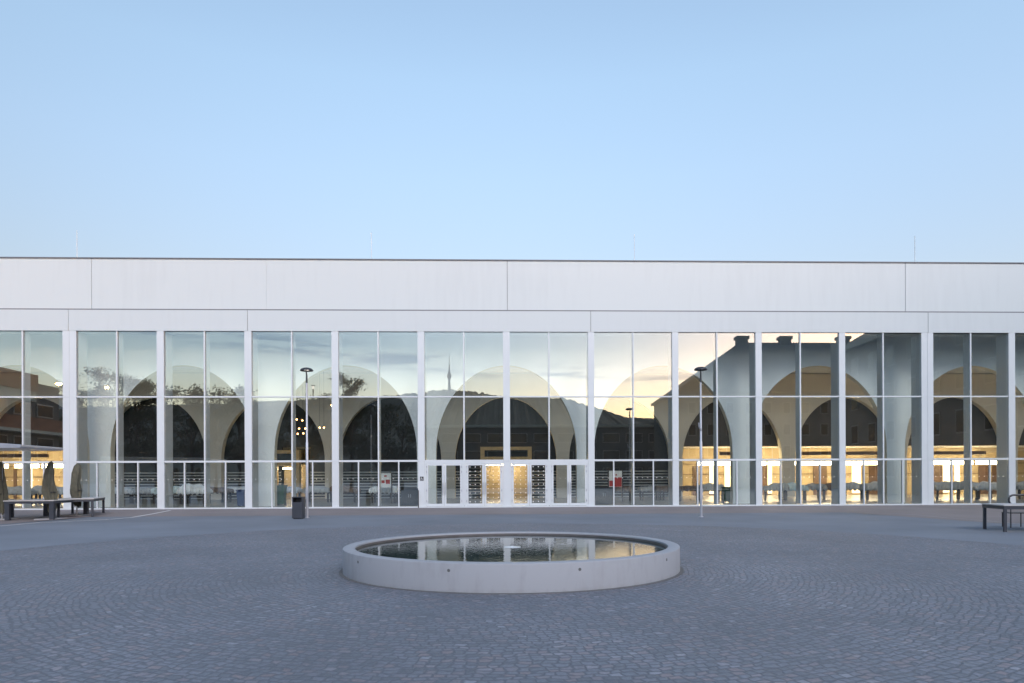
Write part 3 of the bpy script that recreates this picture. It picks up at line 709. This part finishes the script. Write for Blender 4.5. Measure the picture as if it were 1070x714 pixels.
# ------------------------------------------------------------------ street furniture in front
def lamp_post(base, H, lit, label, extra=False):
    t = empty('lamp_post', base, label, 'street lamp', 'slim lamp posts in front of the hall')
    q = MB(); q.lathe([(.09, 0), (.09, .03), (.055, .04), (.055, H*.5), (.042, H*.5+.05), (.04, H-.62)], n=14); q.build('pole', M['steel'], t, smooth=True)
    q = MB(); q.tube([(0, 0, H-.62), (0, 0, H-.3), (-.03 if lit else 0, 0, H-.06)], .042, 10, .022); q.build('neck', M['black'], t, smooth=True)
    prof = [(0, H+.0), (.12, H-.008), (.2, H-.035), (.25, H-.08), (.262, H-.125), (.25, H-.13), (.19, H-.055), (.11, H-.035), (0, H-.03)]
    q = MB(); q.lathe(prof, n=28); q.build('lamp_shade', M['black'] , t, smooth=True)
    q = MB(); q.lathe([(.0, H-.085), (.15, H-.08), (.16, H-.065), (0, H-.06)], n=20); q.build('lamp_lens', M['whiteglow'] if lit else M['paper'], t)
    q = MB(); q.box(-.05, .05, -.062, -.052, .75, 1.15); q.build('access_door', M['steel'], t)
    if extra:
        q = MB(); q.tube([(0, -.03, 3.45), (-.1, -.1, 3.6), (-.12, -.12, 3.75)], .03, 8); q.build('bracket', M['steel'], t)
    return t
lamp_post(Vector((-8.0, -6.65, 0)), 6.10, True, 'slim lamp post with lit dish head beside the dark litter bin')
lamp_post(Vector((7.83, -7.66, 0)), 5.98, False, 'slim lamp post with unlit dish head in the right half of the plaza', True)
# litter bin
t = empty('litter_bin', (-8.2, -7.15, .0), 'square anthracite litter bin with hood beside the left lamp post', 'litter bin')
q = MB(); q.box(-.20, .20, -.20, .22, .03, .66); q.build('body', M['anth'], t, bevel=.012)
q = MB(); q.box(-.20, -.17, -.19, .18, .662, .84); q.box(.17, .20, -.19, .18, .662, .84); q.box(-.168, .168, .15, .18, .662, .84); q.build('hood_side', M['anth'], t)
q = MB(); q.box(-.21, .21, -.2, .2, .842, .88); q.build('hood', M['black'], t, bevel=.01)
q = MB(); q.box(-.16, .16, -.16, .16, 0, .03); q.build('plinth', M['black'], t)
# tables
def table(name, w, d, h, leg=.07, label=None, loc=(0, 0, 0), rz=0):
    t = empty(name, loc, label, 'table', 'long dark legged tables on the plaza', rz)
    q = MB(); q.box(-w/2, w/2, -d/2, d/2, h-.035, h); q.build('table_top', M['tabletop'], t, bevel=.006)
    q = MB(); q.box(-w/2+.02, w/2-.02, -d/2+.02, -d/2+.05, h-.13, h-.037); q.box(-w/2+.02, w/2-.02, d/2-.05, d/2-.02, h-.13, h-.037)
    q.box(-w/2+.02, -w/2+.05, -d/2+.051, d/2-.051, h-.13, h-.037); q.box(w/2-.05, w/2-.02, -d/2+.051, d/2-.051, h-.13, h-.037); q.build('apron', M['anth'], t)
    for sx in (-1, 1):
        for sy in (-1, 1):
            q = MB(); x = sx*(w/2-.03-leg/2); y = sy*(d/2-.03-leg/2); q.box(x-leg/2, x+leg/2, y-leg/2, y+leg/2, 0, h-.131); q.build('leg', M['anth'], t)
    return t
table('plaza_table', 1.35, 3.0, .77, .09, 'long dark table nearest the white pier, right of the right parasol', (-18.45, -4.2, .04), R(22))
table('plaza_table', 1.8, 3.1, .77, .16, 'long dark table with thick legs between the two left parasols', (-18.85, -5.75, .02), R(8))
table('plaza_table', 1.6, 2.4, .77, .10, 'long dark table at the left edge of the picture', (-21.3, -6.4, .02), R(8))
# closed parasols
def parasol(x, y, H, label, seed, bottom):
    rnd = random.Random(seed)
    t = empty('closed_parasol', (x, y, ground_z(x, y)), label, 'parasol', 'closed olive parasols')
    q = MB(); q.lathe([(.028, 0), (.028, H-.05)], n=12); q.build('pole', M['steel'], t, smooth=True)
    q = MB(); q.box(-.42, .42, -.42, .42, 0, .05); q.build('base_plate', M['concrete_d'], t, bevel=.01)
    mb = MB(); NA, NZ = 40, 22; lean = rnd.uniform(-.14, .14); ph = rnd.uniform(0, 6)
    V = []
    for j in range(NZ+1):
        s = j/NZ; z = H-(H-bottom)*s
        r = .06+.08*min(1, s/.06)**.6+.13*math.sin(math.pi*.5*min(1, s/.6))-.13*max(0, s-.6)/.4
        for i in range(NA):
            a = 2*math.pi*i/NA
            rr_ = r*(1-.30*abs(math.sin(3.5*a+ph+s*1.2))**.6+.16*math.sin(2*a+ph+3*s)+.05*math.sin(9*s+2*a))
            zz = z+(.05*math.sin(8*a+ph)+.03*math.sin(3*a))*s
            V.append((rr_*math.cos(a)+lean*math.sin(s*3)+.05*math.sin(5*s+ph), rr_*math.sin(a), zz))
    V.append((0, 0, H+.03))
    Fc = [(j*NA+i, j*NA+(i+1) % NA, (j+1)*NA+(i+1) % NA, (j+1)*NA+i) for j in range(NZ) for i in range(NA)]+[(len(V)-1, (i+1) % NA, i) for i in range(NA)]
    mb.add(V, Fc); mb.build('folded_canopy', M['olive'], t, smooth=True)
    zs = H-(H-bottom)*.62; q = MB(); q.tube([(lean*.95+.19*math.cos(i*math.pi/12), .19*math.sin(i*math.pi/12), zs) for i in range(24)], .02, 6, closed=True); q.build('strap', M['trestle'], t)
parasol(-18.2, -6.6, 2.32, 'closed olive parasol standing between the two left tables', 3, .35)
parasol(-18.55, -4.4, 2.25, 'closed olive parasol in front of the wide white pier', 9, .40)
parasol(-20.15, -6.6, 2.32, 'closed olive parasol cut by the left edge of the picture', 14, .25)
# pale flat canopy reaching in from the left
t = empty('flat_canopy', (-20.9, -8, 0), 'thin pale flat canopy reaching in from the left edge', 'canopy')
q = MB(); q.prism([(-3.2, 2.75), (3.25, 2.75), (3.3, 2.80), (3.3, 2.87), (2.6, 2.93), (-3.2, 3.03)], 'y', -1.2, 1.2); q.build('roof_slab', M['steel'], t, bevel=.01)
for x in (-2.5,): 
    q = MB(); q.box(x-.07, x+.07, -.07, .07, 0, 2.75); q.build('post', M['anth'], t)
# right table and armchair
table('plaza_table', 3.0, 1.3, .76, .07, 'long dark table at the right edge under the tube armchair back', (15.45, -15.75, 0), R(-12))
ch = empty('tube_armchair', (15.62, -14.55, 0), 'black tubular chair behind the table at the right edge', 'chair', rz=R(-10))
def arc_pts(x0, x1, z0, z1, y, r):
    pts = []
    for cx_, cz_, a0 in ((x1-r, z1-r, 0), (x0+r, z1-r, 90), (x0+r, z0+r, 180), (x1-r, z0+r, 270)):
        for k in range(5): a = R(a0+k*22.5); pts.append((cx_+r*math.cos(a), y, cz_+r*math.sin(a)))
    return pts
q = MB(); q.tube(arc_pts(-.42, .12, .70, .99, 0, .13), .03, 8, closed=True); q.build('backrest', M['black'], ch, smooth=True)
q = MB(); q.box(-.38, .2, .02, .5, .43, .46); q.build('seat', M['black'], ch, bevel=.01)
for x, y in ((-.36, .02), (.16, .02), (-.36, .48), (.16, .48)):
    q = MB(); q.tube([(x, y, 0), (x, y, .66 if y < .1 else .43)], .016, 8); q.build('leg', M['black'], ch)

# ------------------------------------------------------------------ the town behind the camera (seen mirrored in the glass)
def mir(x, y, Y): p = aty(x, y, Y); return Vector((p.x, -Y, p.z))
# wooded ridge
def ridge():
    sky_ = [(-900, 395), (-300, 418), (0, 430), (200, 424), (270, 421), (340, 419), (400, 415), (437, 412), (455, 409), (470, 408), (490, 409), (510, 412), (530, 415), (560, 415), (590, 417), (615, 425), (640, 434), (665, 438), (705, 440), (760, 444), (900, 440), (1300, 430), (2300, 440)]
    pts = [mir(x, y, 1200) for x, y in sky_]
    mb = MB(); V = []; rnd = random.Random(3); xs_ = []
    a = []
    for p0, p1 in zip(pts[:-1], pts[1:]):
        for k in range(12):
            t = k/12; a.append(p0.lerp(p1, t)+Vector((0, 0, rnd.uniform(-2.5, 2.5))))
    NX = len(a); prof = [(700, 0), (350, .45), (150, .8), (40, .97), (0, 1), (-200, .7), (-700, 0)]
    for dy, k in prof:
        for p in a: V.append((p.x, p.y+dy, p.z*k-(1 if k == 0 else 0)))
    mb.add(V, [(j*NX+i, j*NX+i+1, (j+1)*NX+i+1, (j+1)*NX+i) for j in range(len(prof)-1) for i in range(NX-1)])
    tag(mb.build('hills', M['hill']), kind='structure')
ridge()
p = mir(469.5, 409, 1200)
t = empty('television_tower', p, 'distant television tower on the wooded ridge, mirrored in the glass left of the doors', 'tower')
q = MB(); q.lathe([(3.2, -8), (2.0, 18), (1.9, 24)], n=16); q.build('shaft', M['towerc'], t, smooth=True)
q = MB(); q.lathe([(1.9, 22), (3.9, 25), (3.9, 29), (2.6, 31), (2.7, 32), (1.9, 35), (1.2, 36)], n=16); q.build('pod', M['towerc'], t, smooth=True)
q = MB(); q.lathe([(1.2, 36), (.9, 48), (.5, 49), (.3, 62)], n=10); q.build('antenna', M['towerc'], t, smooth=True)
def windows(parent, rects, axis, pos, out, mat=None):
    for a0, a1, z0, z1 in rects:
        fr = MB(); g_ = MB()
        if axis == 'y':
            fr.box(a0, a1, min(pos, pos+out), max(pos, pos+out), z0, z1); f_o = fr.build('window', M['winf'], parent)
            g_.box(a0+.12, a1-.12, min(pos+out, pos+out*1.4), max(pos+out, pos+out*1.4)+.001, z0+.12, z1-.12)
        else:
            fr.box(min(pos, pos+out), max(pos, pos+out), a0, a1, z0, z1); f_o = fr.build('window', M['winf'], parent)
            g_.box(min(pos+out, pos+out*1.4), max(pos+out, pos+out*1.4)+.001, a0+.12, a1-.12, z0+.12, z1-.12)
        g_.build('pane', M['wind'], f_o)
# tall hipped house
hs = empty('hip_roofed_house', (0, 0, 0), 'tall old house with hipped tiled roof and chimneys, mirrored right of the right lamp post', 'house')
xl, xr, y0, y1, eh = 28.2, 75, -75, -93, 15.4
q = MB(); q.box(xl, xr, y1, y0, 0, eh); q.build('wall', M['render_t'], hs)
yr = (y0+y1)/2; zr = 1.5+22.2*1.082
q = MB()
q.add([(xl-.5, y0+.5, eh), (xr, y0+.5, eh), (xr, y1-.5, eh), (xl-.5, y1-.5, eh), (mir(773, 400, 84).x, yr, zr), (xr, yr, zr), (xl-.5, y0+.5, eh+.35), (xr, y0+.5, eh+.35), (xr, y1-.5, eh+.35), (xl-.5, y1-.5, eh+.35)],
      [(0, 1, 2, 3), (6, 7, 5, 4), (8, 9, 4, 5), (9, 6, 4), (7, 8, 5), (0, 1, 7, 6), (1, 2, 8, 7), (2, 3, 9, 8), (3, 0, 6, 9)])
ro = q.build('roof', M['roof'], hs)
for px in (775, 820, 881):
    c = mir(px, 352, 84); q = MB(); q.box(c.x-.9, c.x+.9, c.y-.7, c.y+.7, zr-2.5, c.z-.5); q.box(c.x-1.1, c.x+1.1, c.y-.9, c.y+.9, c.z-.5, c.z); q.build('chimney', M['render_g'], ro)
windows(hs, [(xl+1.6+i*3.1, xl+2.9+i*3.1, 1.6+k*3.5, 3.5+k*3.5) for i in range(9) for k in range(4)], 'y', y0, .08)
# side house along the right of the square
s2 = empty('cornice_house', (0, 0, 0), 'long plastered house with straight cornice, mirrored at the right end of the glass', 'house')
q = MB(); q.box(37.5, 50, -39.5, -11, 0, 15.4); q.build('wall', M['render_t'], s2)
q = MB(); q.box(36.9, 50.3, -40, -10.6, 15.4, 15.9); q.build('cornice', M['pale_band'], s2)
q = MB(); q.add([(37.0, -39.9, 15.9), (37.0, -10.7, 15.9), (50.2, -10.7, 15.9), (50.2, -39.9, 15.9), (43.6, -33, 20.3), (43.6, -17, 20.3)], [(0, 1, 5, 4), (2, 3, 4, 5), (0, 4, 3), (1, 2, 5), (0, 3, 2, 1)]); q.build('roof', M['roof'], s2)
windows(s2, [(-37.8+i*3.4, -36.4+i*3.4, 1.6+k*3.6, 3.6+k*3.6) for i in range(8) for k in range(4)], 'x', 37.5, -.08)
# low dark block in the middle
lb = empty('low_block', (0, 0, 0), 'low dark flat roofed block with window strips, mirrored behind the right poster', 'building')
q = MB(); q.box(-14, 33.5, -112, -95, 0, 11.5); q.build('wall', M['render_g'], lb)
q = MB(); q.box(-14.6, 34, -112.5, -94.4, 11.5, 12.0); q.build('roof', M['pale_band'], lb)
windows(lb, [(-12+i*4.4, -8.8+i*4.4, 2.0+k*3.3, 3.8+k*3.3) for i in range(10) for k in range(3)], 'y', -95, .08)
# left block with brick bands
b3 = empty('brick_banded_block', (0, 0, 0), 'block with brick and pale balcony bands, mirrored in the first glass bay', 'building')
q = MB(); q.box(-60, -45.8, -37, -8, 0, 11.2); q.build('wall', M['render_g'], b3)
for z0, z1, mt_, dx in ((10.3, 11.9, 'brickb', .5), (9.3, 10.28, 'pale_band', .35), (6.5, 7.7, 'brickb', .9), (6.2, 6.48, 'pale_band', 1.1), (3.0, 3.3, 'pale_band', .5)):
    q = MB(); q.box(-60.1, -45.8+dx, (-33 if z0 > 9 else -37.2)-dx*.3, -7.9, z0, z1); q.build('balcony_band', M[mt_], b3)
pa_, pb_ = mir(41, 412, 42), mir(68, 427, 42)
q = MB(); q.box(pa_.x, pb_.x, -42.3, -42, pb_.z, pa_.z); q.box((pa_.x+pb_.x)/2-.15, (pa_.x+pb_.x)/2+.15, -42.29, -42.01, 0, pb_.z)
tag(q.build('white_billboard', M['paper']), 'plain white billboard panel beside the brick banded block, mirrored in the first bay', 'billboard')
windows(b3, [(-36+i*3.2, -33.6+i*3.2, 3.7+k*4.2, 5.9+k*4.2-(.9 if k else 0)) for i in range(8) for k in range(2)], 'x', -45.8, .08)
# trees
def tree(px, ytop, Y, w, label, seed, dens=1.0):
    rnd = random.Random(seed); base = mir(px, 500, Y); top = mir(px, ytop, Y).z; base.z = 0
    t = empty('tree', base, label, 'tree', 'trees mirrored in the left half of the glass')
    q = MB(); q.tube([(0, 0, 0), (.1, 0, top*.2), (0, .1, top*.45), (.2, 0, top*.8)], .28, 8, .05)
    clumps = []
    for k in range(24):
        a = rnd.uniform(0, 6.28); hz = top*rnd.uniform(.3, .97); rr_ = w*(1-abs(hz/top-.55)*1.15)*rnd.uniform(.25, 1)
        e = Vector((rr_*math.cos(a), rr_*math.sin(a), hz)); clumps.append(e)
        q.tube([(0, 0, hz*.65), (e.x*.5, e.y*.5, hz*.85), e], .09, 5, .02)
    q.build('trunk', M['bark'], t)
    c = MB(); nl = int(5600*dens); V = []; Fc = []
    for k in range(nl):
        cl = clumps[rnd.randrange(len(clumps))]; s = rnd.uniform(.6, 1.3)*w*.17
        p = cl+Vector((rnd.gauss(0, s), rnd.gauss(0, s), rnd.gauss(0, s*.7)))
        if p.z < top*.18 or p.z > top+.2: continue
        n = Vector((rnd.gauss(0, 1), rnd.gauss(0, 1), rnd.gauss(0, 1))).normalized(); u = n.orthogonal().normalized(); v = n.cross(u); z = rnd.uniform(.09, .2)
        i = len(V); V += [p+u*z, p+v*z*.6, p-u*z, p-v*z*.6]; Fc.append((i, i+1, i+2, i+3))
    c.add(V, Fc); 
    me = bpy.data.meshes.new('crown'); me.from_pydata([tuple(v) for v in c.v], [], c.f); me.materials.append(M['leaf']); o = bpy.data.objects.new('crown', me); col.objects.link(o); o.parent = t
tr_ = [(84, 400, 66, 3.5, 'leafy tree mirrored just right of the wide white pier on the left'), (112, 386, 60, 4.5, 'tall leafy tree mirrored above the left street light glow'),
 (143, 396, 62, 4.0, 'round leafy tree mirrored in the right half of the second bay'), (163, 402, 64, 4.0, 'leafy tree mirrored behind the pier between second and third bay'), (200, 400, 60, 3.8, 'tree with thin bare top mirrored in the third bay left half'),
 (225, 406, 62, 4.2, 'broad leafy tree mirrored in the third bay right half'), (250, 404, 64, 3.6, 'leafy tree mirrored at the right edge of the third bay'), (285, 424, 62, 4.5, 'low dark tree mirrored in the fourth bay left half'),
 (318, 413, 62, 3.6, 'dark tree mirrored behind the left lamp post'), (345, 412, 66, 3.4, 'dark tree mirrored left of the fourth pier'), (367, 391, 62, 3.0, 'slim pointed tree mirrored in the fifth bay'),
 (395, 424, 66, 4.5, 'broad low dark tree mirrored in the fifth bay right half'), (420, 422, 70, 4.5, 'low dark tree mirrored left of the entrance bays'), (75, 425, 60, 4, 'low dark tree mirrored behind the wide left pier')]
for i, (px, yt, Y, w, lb_) in enumerate(tr_): tree(px, yt, Y, w, lb_, 20+i, .55 if i in (4,) else 1.1)
# street lamps of the road behind
for px, py, Y, lb_ in ((61, 401, 62, 'street light with orange glow mirrored in the first glass bay'), (110.5, 404.5, 62, 'street light with orange glow mirrored in the second glass bay'),
                       (349, 424, 58, 'street light with orange glow mirrored beside the fourth pier')):
    p = mir(px, py, Y); t = empty('street_light', (p.x, p.y, 0), lb_, 'street light', 'orange street lights mirrored in the glass')
    q = MB(); q.tube([(.9, 0, 0), (.9, 0, p.z-.4), (.6, 0, p.z+.05), (.1, 0, p.z+.12)], .08, 8, .05); q.build('mast', M['anth'], t)
    q = MB(); q.box(-.4, .4, -.2, .2, p.z+.08, p.z+.2); q.build('lamp_housing', M['anth'], t)
    q = MB(); q.lathe([(0, p.z-.26), (.25, p.z-.2), (.42, p.z), (.3, p.z+.075)], n=14); q.build('lamp_glass', M['lampglow'], t, smooth=True)
p = mir(327, 403, 66); t = empty('street_light', (p.x, p.y, 0), 'white lit column lamp mirrored right of the left lamp post', 'street light', 'white column lamps')
q = MB(); q.tube([(0, 0, 0), (0, 0, p.z-.5)], .12, 8, .09); q.build('mast', M['anth'], t)
q = MB(); q.lathe([(.14, p.z-.5), (.2, p.z-.05)], n=12); q.build('lamp_glass', M['whiteglow'], t)
q = MB(); q.lathe([(.26, p.z-.045), (.26, p.z+.05)], n=12); q.build('lamp_cap', M['black'], t)
